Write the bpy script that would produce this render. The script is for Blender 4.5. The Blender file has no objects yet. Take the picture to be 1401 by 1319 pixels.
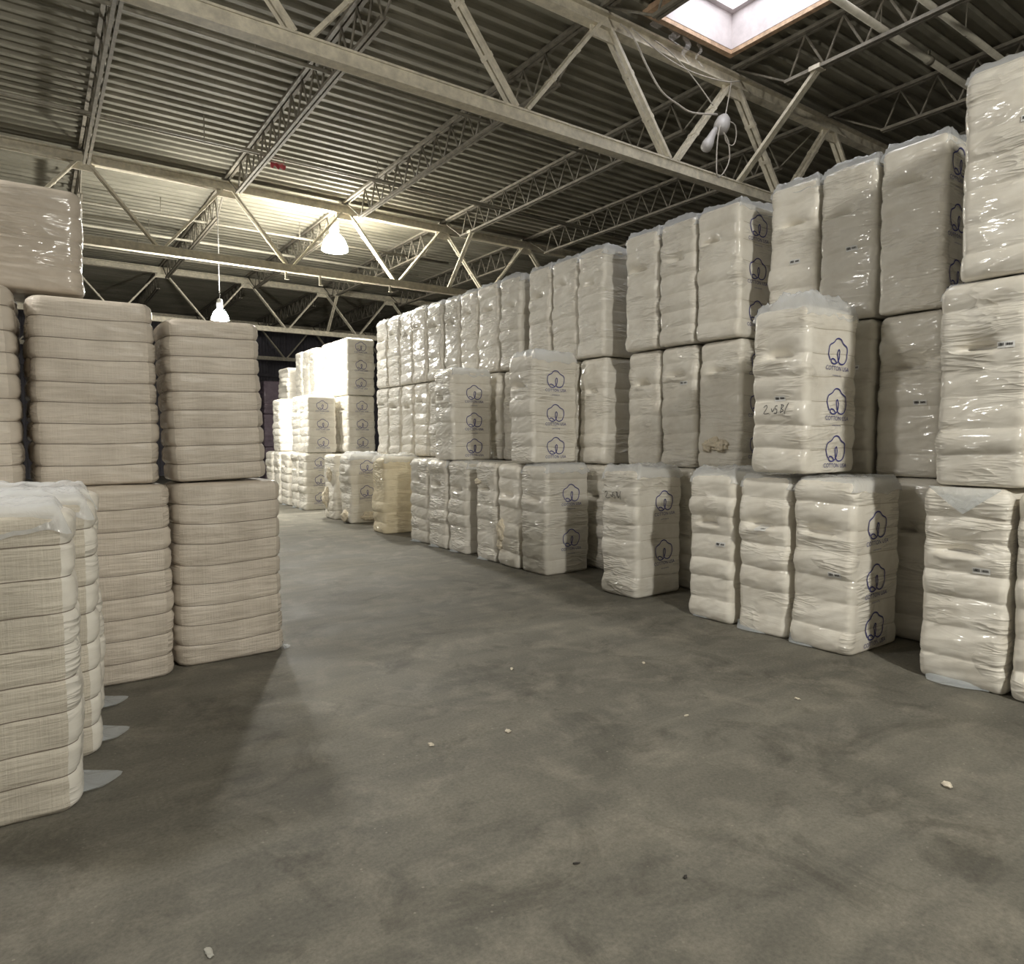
import bpy, bmesh, math, random
from mathutils import Vector, Matrix, noise
SC = bpy.context.scene
COL = SC.collection
PI = math.pi
rnd = random.Random(7)
def R(d): return math.radians(d)

# ------------------------------------------------------------------ tagging
def tag(o, label=None, cat=None, group=None, kind=None):
    if label: o['label'] = label
    if cat: o['category'] = cat
    if group: o['group'] = group
    if kind: o['kind'] = kind
    return o

def link(name, me, mat=None, parent=None):
    o = bpy.data.objects.new(name, me)
    COL.objects.link(o)
    if mat is not None and me is not None and not me.materials:
        for m in (mat if isinstance(mat, (list, tuple)) else [mat]):
            me.materials.append(m)
    if parent is not None: o.parent = parent
    return o

def empty(name, loc=(0, 0, 0), rz=0):
    o = bpy.data.objects.new(name, None); COL.objects.link(o)
    o.empty_display_size = .2
    o.location = loc; o.rotation_euler = (0, 0, rz)
    return o

class MB:
    """collects vertices and faces of one mesh"""
    def __init__(s): s.v = []; s.f = []; s.mi = []
    def add(s, vs, fs, mi=0):
        b = len(s.v); s.v += [tuple(p) for p in vs]
        s.f += [tuple(i + b for i in f) for f in fs]; s.mi += [mi] * len(fs)
    def box(s, c, d, mi=0):
        x, y, z = c; a, b, e = d[0] / 2, d[1] / 2, d[2] / 2
        vs = [(x + i * a, y + j * b, z + k * e) for k in (-1, 1) for j in (-1, 1) for i in (-1, 1)]
        s.add(vs, [(0, 2, 3, 1), (4, 5, 7, 6), (0, 1, 5, 4), (2, 6, 7, 3), (0, 4, 6, 2), (1, 3, 7, 5)], mi)
    def bar(s, p, q, w, h, side=None, mi=0, off=(0, 0)):
        """rectangular bar from p to q, w along 'side', h across it"""
        p = Vector(p); q = Vector(q); d = (q - p).normalized()
        u = Vector(side) if side else Vector((0, 0, 1)).cross(d)
        if u.length < 1e-4: u = Vector((1, 0, 0))
        u = (u - d * u.dot(d)).normalized(); n = d.cross(u)
        o = u * off[0] + n * off[1]
        vs = [e + o + u * (i * w / 2) + n * (j * h / 2) for e in (p, q) for i, j in ((-1, -1), (1, -1), (1, 1), (-1, 1))]
        s.add(vs, [(3, 2, 1, 0), (4, 5, 6, 7), (0, 1, 5, 4), (1, 2, 6, 5), (2, 3, 7, 6), (3, 0, 4, 7)], mi)
    def tube(s, pts, r, n=8, mi=0, cap=True):
        pts = [Vector(p) for p in pts]; b = len(s.v); prev = None
        for i, p in enumerate(pts):
            d = (pts[min(i + 1, len(pts) - 1)] - pts[max(i - 1, 0)]).normalized()
            if prev is None:
                u = d.orthogonal().normalized()
            else:
                u = (prev - d * prev.dot(d)).normalized()
            prev = u; w = d.cross(u)
            rr = r[i] if isinstance(r, (list, tuple)) else r
            for k in range(n):
                a = 2 * PI * k / n
                s.v.append(tuple(p + u * (math.cos(a) * rr) + w * (math.sin(a) * rr)))
        for i in range(len(pts) - 1):
            for k in range(n):
                k2 = (k + 1) % n
                s.f.append((b + i * n + k, b + i * n + k2, b + (i + 1) * n + k2, b + (i + 1) * n + k)); s.mi.append(mi)
        if cap:
            s.f.append(tuple(b + k for k in reversed(range(n)))); s.mi.append(mi)
            e = b + (len(pts) - 1) * n
            s.f.append(tuple(e + k for k in range(n))); s.mi.append(mi)
    def lathe(s, prof, c, n=32, mi=0):
        b = len(s.v)
        for r_, z in prof:
            for k in range(n):
                a = 2 * PI * k / n
                s.v.append((c[0] + r_ * math.cos(a), c[1] + r_ * math.sin(a), c[2] + z))
        for i in range(len(prof) - 1):
            for k in range(n):
                k2 = (k + 1) % n
                s.f.append((b + i * n + k, b + i * n + k2, b + (i + 1) * n + k2, b + (i + 1) * n + k)); s.mi.append(mi)
    def mesh(s, name, mats=None, smooth=False):
        me = bpy.data.meshes.new(name); me.from_pydata(s.v, [], s.f)
        if mats:
            for m in (mats if isinstance(mats, (list, tuple)) else [mats]): me.materials.append(m)
        me.polygons.foreach_set('material_index', s.mi)
        if smooth: me.polygons.foreach_set('use_smooth', [True] * len(s.f))
        me.update(); return me
    def build(s, name, mat, parent=None, smooth=False):
        return link(name, s.mesh(name, mat, smooth), None, parent)

# ------------------------------------------------------------------ materials
def newmat(name):
    m = bpy.data.materials.new(name); m.use_nodes = True
    nt = m.node_tree; b = nt.nodes['Principled BSDF']
    return m, nt, b
def N(nt, t, **kw):
    n = nt.nodes.new(t)
    for k, v in kw.items():
        if k in n.inputs: n.inputs[k].default_value = v
        else: setattr(n, k, v)
    return n
def ramp(nt, stops):
    r = nt.nodes.new('ShaderNodeValToRGB'); e = r.color_ramp.elements
    while len(e) < len(stops): e.new(.5)
    for i, (p, c) in enumerate(stops):
        e[i].position = p; e[i].color = (*c, 1) if len(c) == 3 else c
    return r
def coords(nt, scale=(1, 1, 1), rot=(0, 0, 0), rand=0.0, out='Object'):
    tc = N(nt, 'ShaderNodeTexCoord'); mp = N(nt, 'ShaderNodeMapping')
    mp.inputs['Scale'].default_value = scale; mp.inputs['Rotation'].default_value = rot
    nt.links.new(tc.outputs[out], mp.inputs['Vector'])
    if rand:
        oi = N(nt, 'ShaderNodeObjectInfo'); mu = N(nt, 'ShaderNodeMath', operation='MULTIPLY'); mu.inputs[1].default_value = rand
        nt.links.new(oi.outputs['Random'], mu.inputs[0]); nt.links.new(mu.outputs[0], mp.inputs['Location'])
    return mp
def plain(name, col, rough=.6, metal=0, var=.12, scale=6, bump=0.0):
    m, nt, b = newmat(name)
    mp = coords(nt, rand=9)
    nz = N(nt, 'ShaderNodeTexNoise', Scale=scale, Detail=6.0, Roughness=.65)
    nt.links.new(mp.outputs[0], nz.inputs['Vector'])
    lo = tuple(c * (1 - 2 * var) for c in col); hi = tuple(min(1, c * (1 + 1.4 * var)) for c in col)
    r = ramp(nt, [(.3, lo), (.7, hi)]); nt.links.new(nz.outputs['Fac'], r.inputs[0])
    nt.links.new(r.outputs[0], b.inputs['Base Color'])
    b.inputs['Roughness'].default_value = rough; b.inputs['Metallic'].default_value = metal
    if bump:
        bp = N(nt, 'ShaderNodeBump', Strength=bump, Distance=.01); nt.links.new(nz.outputs['Fac'], bp.inputs['Height'])
        nt.links.new(bp.outputs[0], b.inputs['Normal'])
    return m

def film_mat(name, c0, c1, coat=.75, crough=.13, wr=1.0):
    """cotton seen through tight clear film: matte cotton under a wrinkled glossy coat"""
    m, nt, b = newmat(name); L = nt.links
    oi = N(nt, 'ShaderNodeObjectInfo')
    mp = coords(nt, rand=13)
    nz = N(nt, 'ShaderNodeTexNoise', Scale=5.0, Detail=8.0, Roughness=.6); L.new(mp.outputs[0], nz.inputs['Vector'])
    r = ramp(nt, [(.25, c0), (.6, c1)]); L.new(nz.outputs['Fac'], r.inputs[0])
    hs = N(nt, 'ShaderNodeHueSaturation'); L.new(r.outputs[0], hs.inputs['Color'])
    mr = N(nt, 'ShaderNodeMapRange'); mr.inputs['To Min'].default_value = .88; mr.inputs['To Max'].default_value = 1.06
    L.new(oi.outputs['Random'], mr.inputs[0]); L.new(mr.outputs[0], hs.inputs['Value'])
    L.new(hs.outputs[0], b.inputs['Base Color'])
    b.inputs['Roughness'].default_value = .62
    b.inputs['Coat Weight'].default_value = coat; b.inputs['Coat Roughness'].default_value = crough
    hs_ = []
    for sc, rot, dist, k in (((1.1, 1.5, 6.5), (.2, .15, 0), 1.2, 9), ((1.6, 2.0, 12), (-.5, -.45, .2), .8, 8), ((1.6, 2.2, 11), (.6, .55, .3), .8, 10)):
        q = coords(nt, scale=sc, rot=rot, rand=21)
        w = N(nt, 'ShaderNodeTexNoise', Scale=1.0, Detail=2.0, Roughness=.45, Distortion=dist)
        L.new(q.outputs[0], w.inputs['Vector'])
        a = N(nt, 'ShaderNodeMath', operation='SUBTRACT'); a.inputs[1].default_value = .5; L.new(w.outputs['Fac'], a.inputs[0])
        b2 = N(nt, 'ShaderNodeMath', operation='ABSOLUTE'); L.new(a.outputs[0], b2.inputs[0])
        b3 = N(nt, 'ShaderNodeMath', operation='MULTIPLY_ADD'); b3.inputs[1].default_value = -k; b3.inputs[2].default_value = 1; b3.use_clamp = True; L.new(b2.outputs[0], b3.inputs[0])
        b4 = N(nt, 'ShaderNodeMath', operation='POWER'); b4.inputs[1].default_value = 1.6; L.new(b3.outputs[0], b4.inputs[0])
        hs_.append(b4)
    gt = coords(nt, scale=(2.2, 2.2, 3.0), rand=17)
    gn = N(nt, 'ShaderNodeTexNoise', Scale=1.0, Detail=1.0); L.new(gt.outputs[0], gn.inputs['Vector'])
    gr = ramp(nt, [(.50, (.05, .05, .05)), (.62, (1, 1, 1))]); L.new(gn.outputs['Fac'], gr.inputs[0])
    ad = N(nt, 'ShaderNodeMath', operation='ADD'); L.new(hs_[0].outputs[0], ad.inputs[0]); L.new(hs_[1].outputs[0], ad.inputs[1])
    ml = N(nt, 'ShaderNodeMath', operation='ADD'); L.new(hs_[2].outputs[0], ml.inputs[0]); L.new(ad.outputs[0], ml.inputs[1])
    ms = N(nt, 'ShaderNodeMath', operation='MULTIPLY'); L.new(ml.outputs[0], ms.inputs[0]); L.new(gr.outputs[0], ms.inputs[1])
    bp = N(nt, 'ShaderNodeBump', Strength=wr, Distance=.022)
    L.new(ms.outputs[0], bp.inputs['Height']); L.new(bp.outputs[0], b.inputs['Coat Normal'])
    bp2 = N(nt, 'ShaderNodeBump', Strength=wr * .4, Distance=.016)
    L.new(ms.outputs[0], bp2.inputs['Height']); L.new(bp2.outputs[0], b.inputs['Normal'])
    return m

def woven_mat(name, c0, c1):
    """loosely woven bale cloth, creased crosswise, under thin film"""
    m, nt, b = newmat(name); L = nt.links
    mp = coords(nt, rand=13)
    st = coords(nt, scale=(2.5, 2.5, 26), rand=5)
    nz = N(nt, 'ShaderNodeTexNoise', Scale=1.0, Detail=5.0, Roughness=.6, Distortion=.6); L.new(st.outputs[0], nz.inputs['Vector'])
    n2 = N(nt, 'ShaderNodeTexNoise', Scale=4.0, Detail=5.0); L.new(mp.outputs[0], n2.inputs['Vector'])
    mx = N(nt, 'ShaderNodeMath', operation='MULTIPLY_ADD'); mx.inputs[1].default_value = .6
    L.new(n2.outputs['Fac'], mx.inputs[0])
    h = N(nt, 'ShaderNodeMath', operation='MULTIPLY'); h.inputs[1].default_value = .4; L.new(nz.outputs['Fac'], h.inputs[0])
    L.new(h.outputs[0], mx.inputs[2])
    r = ramp(nt, [(.36, c0), (.64, c1)]); L.new(mx.outputs[0], r.inputs[0]); L.new(r.outputs[0], b.inputs['Base Color'])
    vt = coords(nt, scale=(70, 70, 2), rand=3)
    n3 = N(nt, 'ShaderNodeTexNoise', Scale=1.0, Detail=2.0, Distortion=.5); L.new(vt.outputs[0], n3.inputs['Vector'])
    hz = coords(nt, scale=(3, 3, 80), rand=3)
    n4 = N(nt, 'ShaderNodeTexNoise', Scale=1.0, Detail=2.0, Distortion=.5); L.new(hz.outputs[0], n4.inputs['Vector'])
    a = N(nt, 'ShaderNodeMath', operation='ADD'); L.new(n3.outputs['Fac'], a.inputs[0]); L.new(n4.outputs['Fac'], a.inputs[1])
    a2 = N(nt, 'ShaderNodeMath', operation='MULTIPLY_ADD'); a2.inputs[1].default_value = 5.0
    L.new(nz.outputs['Fac'], a2.inputs[0]); L.new(a.outputs[0], a2.inputs[2])
    bp = N(nt, 'ShaderNodeBump', Strength=.35, Distance=.012); L.new(a2.outputs[0], bp.inputs['Height'])
    L.new(bp.outputs[0], b.inputs['Normal'])
    b.inputs['Roughness'].default_value = .6; b.inputs['Coat Weight'].default_value = .18; b.inputs['Coat Roughness'].default_value = .3
    return m

def loose_film_mat(name, op=.45, tint=(.9, .93, .97)):
    m, nt, b = newmat(name); L = nt.links
    out = nt.nodes['Material Output']
    b.inputs['Base Color'].default_value = (*tint, 1); b.inputs['Roughness'].default_value = .1
    b.inputs['Specular IOR Level'].default_value = .8
    tr = N(nt, 'ShaderNodeBsdfTransparent'); tl = N(nt, 'ShaderNodeBsdfTranslucent'); tl.inputs[0].default_value = (*tint, 1)
    m1 = N(nt, 'ShaderNodeMixShader'); m1.inputs[0].default_value = .35
    L.new(b.outputs[0], m1.inputs[1]); L.new(tl.outputs[0], m1.inputs[2])
    m2 = N(nt, 'ShaderNodeMixShader'); m2.inputs[0].default_value = op
    L.new(tr.outputs[0], m2.inputs[1]); L.new(m1.outputs[0], m2.inputs[2])
    mp = coords(nt, scale=(14, 14, 14), rand=7)
    nz = N(nt, 'ShaderNodeTexNoise', Scale=1.0, Detail=4.0, Distortion=1.5); L.new(mp.outputs[0], nz.inputs['Vector'])
    bp = N(nt, 'ShaderNodeBump', Strength=.6, Distance=.02); L.new(nz.outputs['Fac'], bp.inputs['Height']); L.new(bp.outputs[0], b.inputs['Normal'])
    L.new(m2.outputs[0], out.inputs[0])
    return m

def emis(name, col, s):
    m, nt, b = newmat(name)
    b.inputs['Base Color'].default_value = (.8, .8, .8, 1)
    b.inputs['Emission Color'].default_value = (*col, 1); b.inputs['Emission Strength'].default_value = s
    return m

def floor_mat():
    m, nt, b = newmat('worn_concrete'); L = nt.links
    def nz(scale, det, rough, dist=0.0, sc=(1, 1, 1), rot=(0, 0, 0)):
        q = coords(nt, scale=sc, rot=rot); n = N(nt, 'ShaderNodeTexNoise', Scale=scale, Detail=det, Roughness=rough, Distortion=dist)
        L.new(q.outputs[0], n.inputs['Vector']); return n
    a = nz(.9, 8.0, .62, .6); r1 = ramp(nt, [(.28, (.112, .107, .089)), (.5, (.160, .152, .128)), (.72, (.208, .198, .166))]); L.new(a.outputs['Fac'], r1.inputs[0])
    # tyre-swept streaks
    s = nz(1.0, 6.0, .6, .8, sc=(.5, 3.2, 1), rot=(0, 0, .5)); r2 = ramp(nt, [(.38, (.80, .80, .80)), (.62, (1.12, 1.11, 1.08))]); L.new(s.outputs['Fac'], r2.inputs[0])
    mx = N(nt, 'ShaderNodeMix', data_type='RGBA', blend_type='MULTIPLY'); mx.inputs[0].default_value = .75
    L.new(r1.outputs[0], mx.inputs[6]); L.new(r2.outputs[0], mx.inputs[7])
    # dusty pale patches
    p = nz(2.6, 9.0, .68, .4); r3 = ramp(nt, [(.49, (0, 0, 0)), (.66, (1, 1, 1))]); L.new(p.outputs['Fac'], r3.inputs[0])
    k = N(nt, 'ShaderNodeMath', operation='MULTIPLY'); k.inputs[1].default_value = .55; L.new(r3.outputs[0], k.inputs[0])
    m2 = N(nt, 'ShaderNodeMix', data_type='RGBA'); L.new(k.outputs[0], m2.inputs[0]); L.new(mx.outputs[2], m2.inputs[6]); m2.inputs[7].default_value = (.27, .25, .205, 1)
    # lint specks
    v = N(nt, 'ShaderNodeTexVoronoi', Scale=16.0); q = coords(nt); L.new(q.outputs[0], v.inputs['Vector'])
    lt = N(nt, 'ShaderNodeMath', operation='LESS_THAN'); lt.inputs[1].default_value = .085; L.new(v.outputs['Distance'], lt.inputs[0])
    pn = nz(1.4, 3.0, .5); r4 = ramp(nt, [(.42, (0, 0, 0)), (.6, (1, 1, 1))]); L.new(pn.outputs['Fac'], r4.inputs[0])
    k2 = N(nt, 'ShaderNodeMath', operation='MULTIPLY'); L.new(lt.outputs[0], k2.inputs[0]); L.new(r4.outputs[0], k2.inputs[1])
    k3 = N(nt, 'ShaderNodeMath', operation='MULTIPLY'); k3.inputs[1].default_value = .5; L.new(k2.outputs[0], k3.inputs[0])
    m3 = N(nt, 'ShaderNodeMix', data_type='RGBA'); L.new(k3.outputs[0], m3.inputs[0]); L.new(m2.outputs[2], m3.inputs[6]); m3.inputs[7].default_value = (.36, .34, .28, 1)
    gr = nz(55, 4.0, .75); r5 = ramp(nt, [(.3, (.72, .72, .72)), (.5, (1, 1, 1)), (.72, (1.3, 1.3, 1.28))]); L.new(gr.outputs['Fac'], r5.inputs[0])
    dk = nz(1.7, 7.0, .7, 1.2); r6 = ramp(nt, [(.34, (.62, .61, .60)), (.47, (1, 1, 1))]); L.new(dk.outputs['Fac'], r6.inputs[0])
    m5 = N(nt, 'ShaderNodeMix', data_type='RGBA', blend_type='MULTIPLY'); m5.inputs[0].default_value = .8; L.new(m3.outputs[2], m5.inputs[6]); L.new(r5.outputs[0], m5.inputs[7])
    m6 = N(nt, 'ShaderNodeMix', data_type='RGBA', blend_type='MULTIPLY'); m6.inputs[0].default_value = .8; L.new(m5.outputs[2], m6.inputs[6]); L.new(r6.outputs[0], m6.inputs[7])
    L.new(m6.outputs[2], b.inputs['Base Color'])
    rr = ramp(nt, [(.3, (.58, .58, .58)), (.7, (.8, .8, .8))]); L.new(a.outputs['Fac'], rr.inputs[0]); L.new(rr.outputs[0], b.inputs['Roughness'])
    b.inputs['Specular IOR Level'].default_value = .3
    f = nz(40, 6.0, .6); bp = N(nt, 'ShaderNodeBump', Strength=.12, Distance=.01); L.new(f.outputs['Fac'], bp.inputs['Height']); L.new(bp.outputs[0], b.inputs['Normal'])
    return m

def deck_mat():
    m, nt, b = newmat('dusty_roof_deck'); L = nt.links
    q = coords(nt, scale=(.6, 1.4, 1)); n = N(nt, 'ShaderNodeTexNoise', Scale=1.0, Detail=8.0, Roughness=.6); L.new(q.outputs[0], n.inputs['Vector'])
    r = ramp(nt, [(.3, (.13, .122, .09)), (.5, (.20, .187, .143)), (.72, (.275, .258, .205))]); L.new(n.outputs['Fac'], r.inputs[0])
    q2 = coords(nt, scale=(3.5, 4.5, 2)); n2 = N(nt, 'ShaderNodeTexNoise', Scale=1.0, Detail=5.0, Roughness=.7); L.new(q2.outputs[0], n2.inputs['Vector'])
    r2 = ramp(nt, [(.64, (1, 1, 1)), (.74, (.5, .48, .45))]); L.new(n2.outputs['Fac'], r2.inputs[0])
    mx = N(nt, 'ShaderNodeMix', data_type='RGBA', blend_type='MULTIPLY'); mx.inputs[0].default_value = .7
    L.new(r.outputs[0], mx.inputs[6]); L.new(r2.outputs[0], mx.inputs[7]); L.new(mx.outputs[2], b.inputs['Base Color'])
    b.inputs['Roughness'].default_value = .7
    return m

M = {}
M['floor'] = floor_mat(); M['deck'] = deck_mat()
M['film'] = film_mat('film_wrapped_cotton', (.72, .675, .585), (.85, .815, .73))
M['film_yellow'] = film_mat('film_wrapped_yellow_cotton', (.68, .57, .38), (.80, .71, .51))
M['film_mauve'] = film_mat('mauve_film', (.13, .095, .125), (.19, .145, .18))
M['film_white'] = film_mat('film_over_white_cotton', (.77, .73, .64), (.87, .835, .75), coat=.6, crough=.17)
M['woven'] = woven_mat('woven_bale_cloth', (.57, .505, .42), (.77, .695, .595))
M['woven_pale'] = woven_mat('pale_woven_bale_cloth', (.52, .475, .39), (.68, .625, .52))
M['film_brown'] = film_mat('film_over_brown_cloth', (.50, .44, .36), (.64, .57, .48), coat=.8, crough=.15)
M['loose'] = loose_film_mat('loose_clear_film', .42)
M['flap'] = loose_film_mat('film_corner', .55, (.86, .92, .97))
M['ink'] = plain('blue_print', (.055, .06, .25), .5, var=.08)
M['ink_black'] = plain('marker_ink', (.05, .05, .05), .5, var=.05)
M['wire'] = plain('tie_wire_dark', (.22, .18, .14), .5, var=.1)
M['tie_clear'] = plain('tie_under_film', (.50, .45, .36), .5, var=.05)
M['paper'] = plain('label_paper', (.80, .80, .78), .5, var=.03)
M['cotton'] = plain('raw_cotton', (.78, .70, .55), .95, var=.12, scale=30, bump=.8)
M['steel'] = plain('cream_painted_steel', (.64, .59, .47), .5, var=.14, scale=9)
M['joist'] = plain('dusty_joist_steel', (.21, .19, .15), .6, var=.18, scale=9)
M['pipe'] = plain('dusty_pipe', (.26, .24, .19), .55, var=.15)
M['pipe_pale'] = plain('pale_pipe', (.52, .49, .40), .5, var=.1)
M['wall'] = plain('dark_wall_sheet', (.10, .095, .11), .7, var=.15, scale=2)
M['wood'] = plain('skylight_timber', (.50, .34, .22), .6, var=.2, scale=12)
M['curb'] = plain('white_curb_lining', (.60, .55, .55), .6, var=.08, scale=5)
M['red'] = plain('red_plastic', (.42, .05, .06), .5)
M['housing'] = plain('grey_lamp_housing', (.55, .55, .55), .4, metal=.5)
M['milk'] = plain('milky_plastic', (.5, .48, .46), .35, var=.05)
M['cable'] = plain('pale_cable', (.50, .46, .40), .6, var=.1)
M['cobweb'] = loose_film_mat('dusty_cobweb', .35, (.7, .66, .62))
M['lamp_glow'] = emis('glowing_lamp_mouth', (1.0, .965, .88), 460.0)
M['lamp_mouth_main'] = emis('bright_lamp_mouth', (1.0, .96, .86), 420.0)
M['lamp_dome'] = emis('glowing_reflector', (1.0, .96, .86), 190.0)
M['lamp_fill'] = emis('fill_lamp_reflector', (1.0, .965, .91), 235.0)  # emission used only by the added fill lamp at left
M['lamp_dome_top'] = emis('dim_reflector_top', (1.0, .96, .86), 40.0)
M['lamp_glow_far'] = emis('glowing_reflector_cool', (1.0, .975, .90), 480.0)
M['sky_glow'] = emis('skylight_daylight', (.93, .95, 1.0), 3.0)
M['lint'] = plain('lint', (.75, .68, .55), .95, var=.1, scale=40, bump=.6)
M['debris'] = plain('dark_chip', (.04, .035, .03), .8)
M['leaf'] = plain('grey_paper_scrap', (.42, .41, .36), .8)

# ------------------------------------------------------------------ room shell
XL, XR, YN, YF = -9.0, 19.0, -11.0, 36.0
ZT = 7.42                         # underside of the deck / top of the joists
mb = MB(); mb.box(((XL + XR) / 2, (YN + YF) / 2, -.1), (XR - XL, YF - YN, .2))
tag(mb.build('floor', M['floor']), kind='structure')
def wall(name, p, q):
    """ribbed sheet wall from p to q"""
    mb = MB(); p = Vector((*p, 0)); q = Vector((*q, 0)); L = (q - p).length; d = (q - p).normalized(); n = Vector((-d.y, d.x, 0))
    k = int(L / .3); vs = []
    for i in range(k + 1):
        for dx, o in ((0, 0), (.1, 0), (.14, .04), (.26, .04)):
            t = min(L, (i * .3 + dx)); P = p + d * t + n * o
            vs += [(P.x, P.y, 0), (P.x, P.y, 8.0)]
    mb.add(vs, [(2 * i, 2 * i + 2, 2 * i + 3, 2 * i + 1) for i in range(len(vs) // 2 - 1)])
    return tag(mb.build(name, M['wall']), kind='structure')
wall('wall_far', (XL, YF), (XR, YF)); wall('wall_near', (XR, YN), (XL, YN))
wall('wall_left', (XL, YN), (XL, YF)); wall('wall_right', (XR, YF), (XR, YN))
mb = MB(); mb.box(((XL + XR) / 2, YF - .12, 4.93), (XR - XL, .16, .14))
tag(mb.build('trim_1', M['wall']), kind='structure')
# ribbed deck with a skylight hole
HX0, HX1, HY0, HY1 = 6.95, 8.68, 4.15, 6.79
PIT = .27
def deck_strip(mb, x0, x1, ya, yb):
    ys = []
    i0 = int(math.floor(ya / PIT)); i1 = int(math.ceil(yb / PIT))
    for i in range(i0, i1 + 1):
        for dy, z in ((0, 0), (.085, 0), (.115, .05), (.235, .05)):
            y = i * PIT + dy
            if ya <= y <= yb: ys.append((y, z))
    if ys[0][0] > ya: ys.insert(0, (ya, ys[0][1]))
    if ys[-1][0] < yb: ys.append((yb, ys[-1][1]))
    vs = []
    for y, z in ys: vs += [(x0, y, ZT + z), (x1, y, ZT + z)]
    mb.add(vs, [(2 * i, 2 * i + 2, 2 * i + 3, 2 * i + 1) for i in range(len(ys) - 1)])
mb = MB()
deck_strip(mb, XL, HX0, YN, YF); deck_strip(mb, HX1, XR, YN, YF)
deck_strip(mb, HX0, HX1, YN, HY0); deck_strip(mb, HX0, HX1, HY1, YF)
mb.box(((XL + HX0) / 2, (YN + YF) / 2, ZT + .12), (HX0 - XL, YF - YN, .06)); mb.box(((XR + HX1) / 2, (YN + YF) / 2, ZT + .12), (XR - HX1, YF - YN, .06))
mb.box(((HX0 + HX1) / 2, (YN + HY0) / 2, ZT + .12), (HX1 - HX0, HY0 - YN, .06)); mb.box(((HX0 + HX1) / 2, (YF + HY1) / 2, ZT + .12), (HX1 - HX0, YF - HY1, .06))
tag(mb.build('ceiling', M['deck']), kind='structure')
# skylight
sk = empty('skylight', ((HX0 + HX1) / 2, (HY0 + HY1) / 2, ZT))
tag(sk, 'bright roof skylight with white lined shaft and bare timber edge', 'skylight')
a, b_ = (HX1 - HX0) / 2, (HY1 - HY0) / 2
def ring_box(mb, a, b, t, z0, z1):
    mb.box((-a + t / 2, 0, (z0 + z1) / 2), (t, 2 * b, z1 - z0)); mb.box((a - t / 2, 0, (z0 + z1) / 2), (t, 2 * b, z1 - z0))
    mb.box((0, -b + t / 2, (z0 + z1) / 2), (2 * a - 2 * t, t, z1 - z0)); mb.box((0, b - t / 2, (z0 + z1) / 2), (2 * a - 2 * t, t, z1 - z0))
mb = MB(); ring_box(mb, a + .01, b_ + .01, .05, .0, .56); mb.build('shaft_lining', M['curb'], sk)
mb = MB(); ring_box(mb, a + .05, b_ + .05, .085, -.06, .02); mb.build('timber_edge', M['wood'], sk)
mb = MB(); ring_box(mb, a - .03, b_ - .03, .09, .50, .57); mb.build('inner_frame', M['curb'], sk)
mb = MB(); mb.box((0, 0, .60), (2 * a, 2 * b_, .03)); tag(mb.build('glazing', M['sky_glow'], sk), 'white glowing skylight pane')

# ------------------------------------------------------------------ roof steel
TRY = (-2.06, 7.08, 16.23, 25.4, 34.55)
JX = [1.01 + 2.695 * k for k in range(7)]
ZB = 5.56; ZJ = 6.82
TLAB = {7.08: 'cream steel roof truss nearest the camera, meeting the skylight corner',
        16.23: 'cream steel roof truss just behind the large bright hanging lamp',
        25.4: 'dim roof truss between the bright lamp and the far wall',
        34.55: 'last dim roof truss close against the far wall'}
def truss(y):
    t = empty('roof_truss', (0, y, 0)); tag(t, TLAB[y], 'roof truss', 'roof trusses across the warehouse')
    x0, x1 = (XL + .1, XR - .1)
    mb = MB()
    mb.box(((x0 + x1) / 2, 0, ZB + .012), (x1 - x0, .15, .024)); mb.box(((x0 + x1) / 2, 0, ZB + .158), (x1 - x0, .15, .024)); mb.box(((x0 + x1) / 2, -.05, ZB + .085), (x1 - x0, .02, .13)); mb.box(((x0 + x1) / 2, .05, ZB + .085), (x1 - x0, .02, .13))
    mb.build('bottom_chord', M['steel'], t)
    mb = MB()
    mb.box(((x0 + x1) / 2, 0, ZT - .115), (x1 - x0, .2, .03)); mb.box(((x0 + x1) / 2, 0, ZT - .20), (x1 - x0, .05, .16)); mb.box(((x0 + x1) / 2, 0, ZT - .285), (x1 - x0, .16, .025))
    mb.build('top_chord', M['steel'], t)
    for x in JX[:6]:
        if x > 15: continue
        mb = MB(); mb.box((x, 0, ZT - .30), (.42, .035, .26)); mb.build('gusset_plate', M['steel'], t)
        for s in (-1, 1):
            mb = MB()
            p = (x + s * .09, 0, ZT - .27); q = (x + s * 1.27, 0, ZB + .17)
            for o in (-.048, .048):
                mb.bar(p, q, .066, .045, side=(0, 1, 0), off=(o, 0))
            P, Q = Vector(p), Vector(q)
            for f in (.33, .66): mb.bar(P.lerp(Q, f - .015), P.lerp(Q, f + .015), .17, .06, side=(0, 1, 0))
            mb.build('diagonal', M['steel'], t)
    return t
T = {y: truss(y) for y in TRY[1:]}
for x, l in ((4.95, .16), (5.75, .2), (7.55, .14)):
    mb = MB(); mb.box((x, -.02, ZB - l / 2), (.05, .03, l)); mb.box((x + .02, -.02, ZB - l), (.10, .04, .03)); mb.build('hanger_strap', M['pipe_pale'], T[16.23])
BAY = ['in the nearest roof bay', 'in the roof bay before the bright lamp', 'in the roof bay behind the bright lamp', 'in the farthest dark roof bay']
ORD = ['first', 'second', 'third', 'fourth', 'fifth', 'sixth', 'seventh', 'eighth', 'ninth', 'tenth', 'eleventh', 'twelfth', 'thirteenth', 'fourteenth', 'fifteenth', 'sixteenth', 'seventeenth', 'eighteenth', 'nineteenth']
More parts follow.
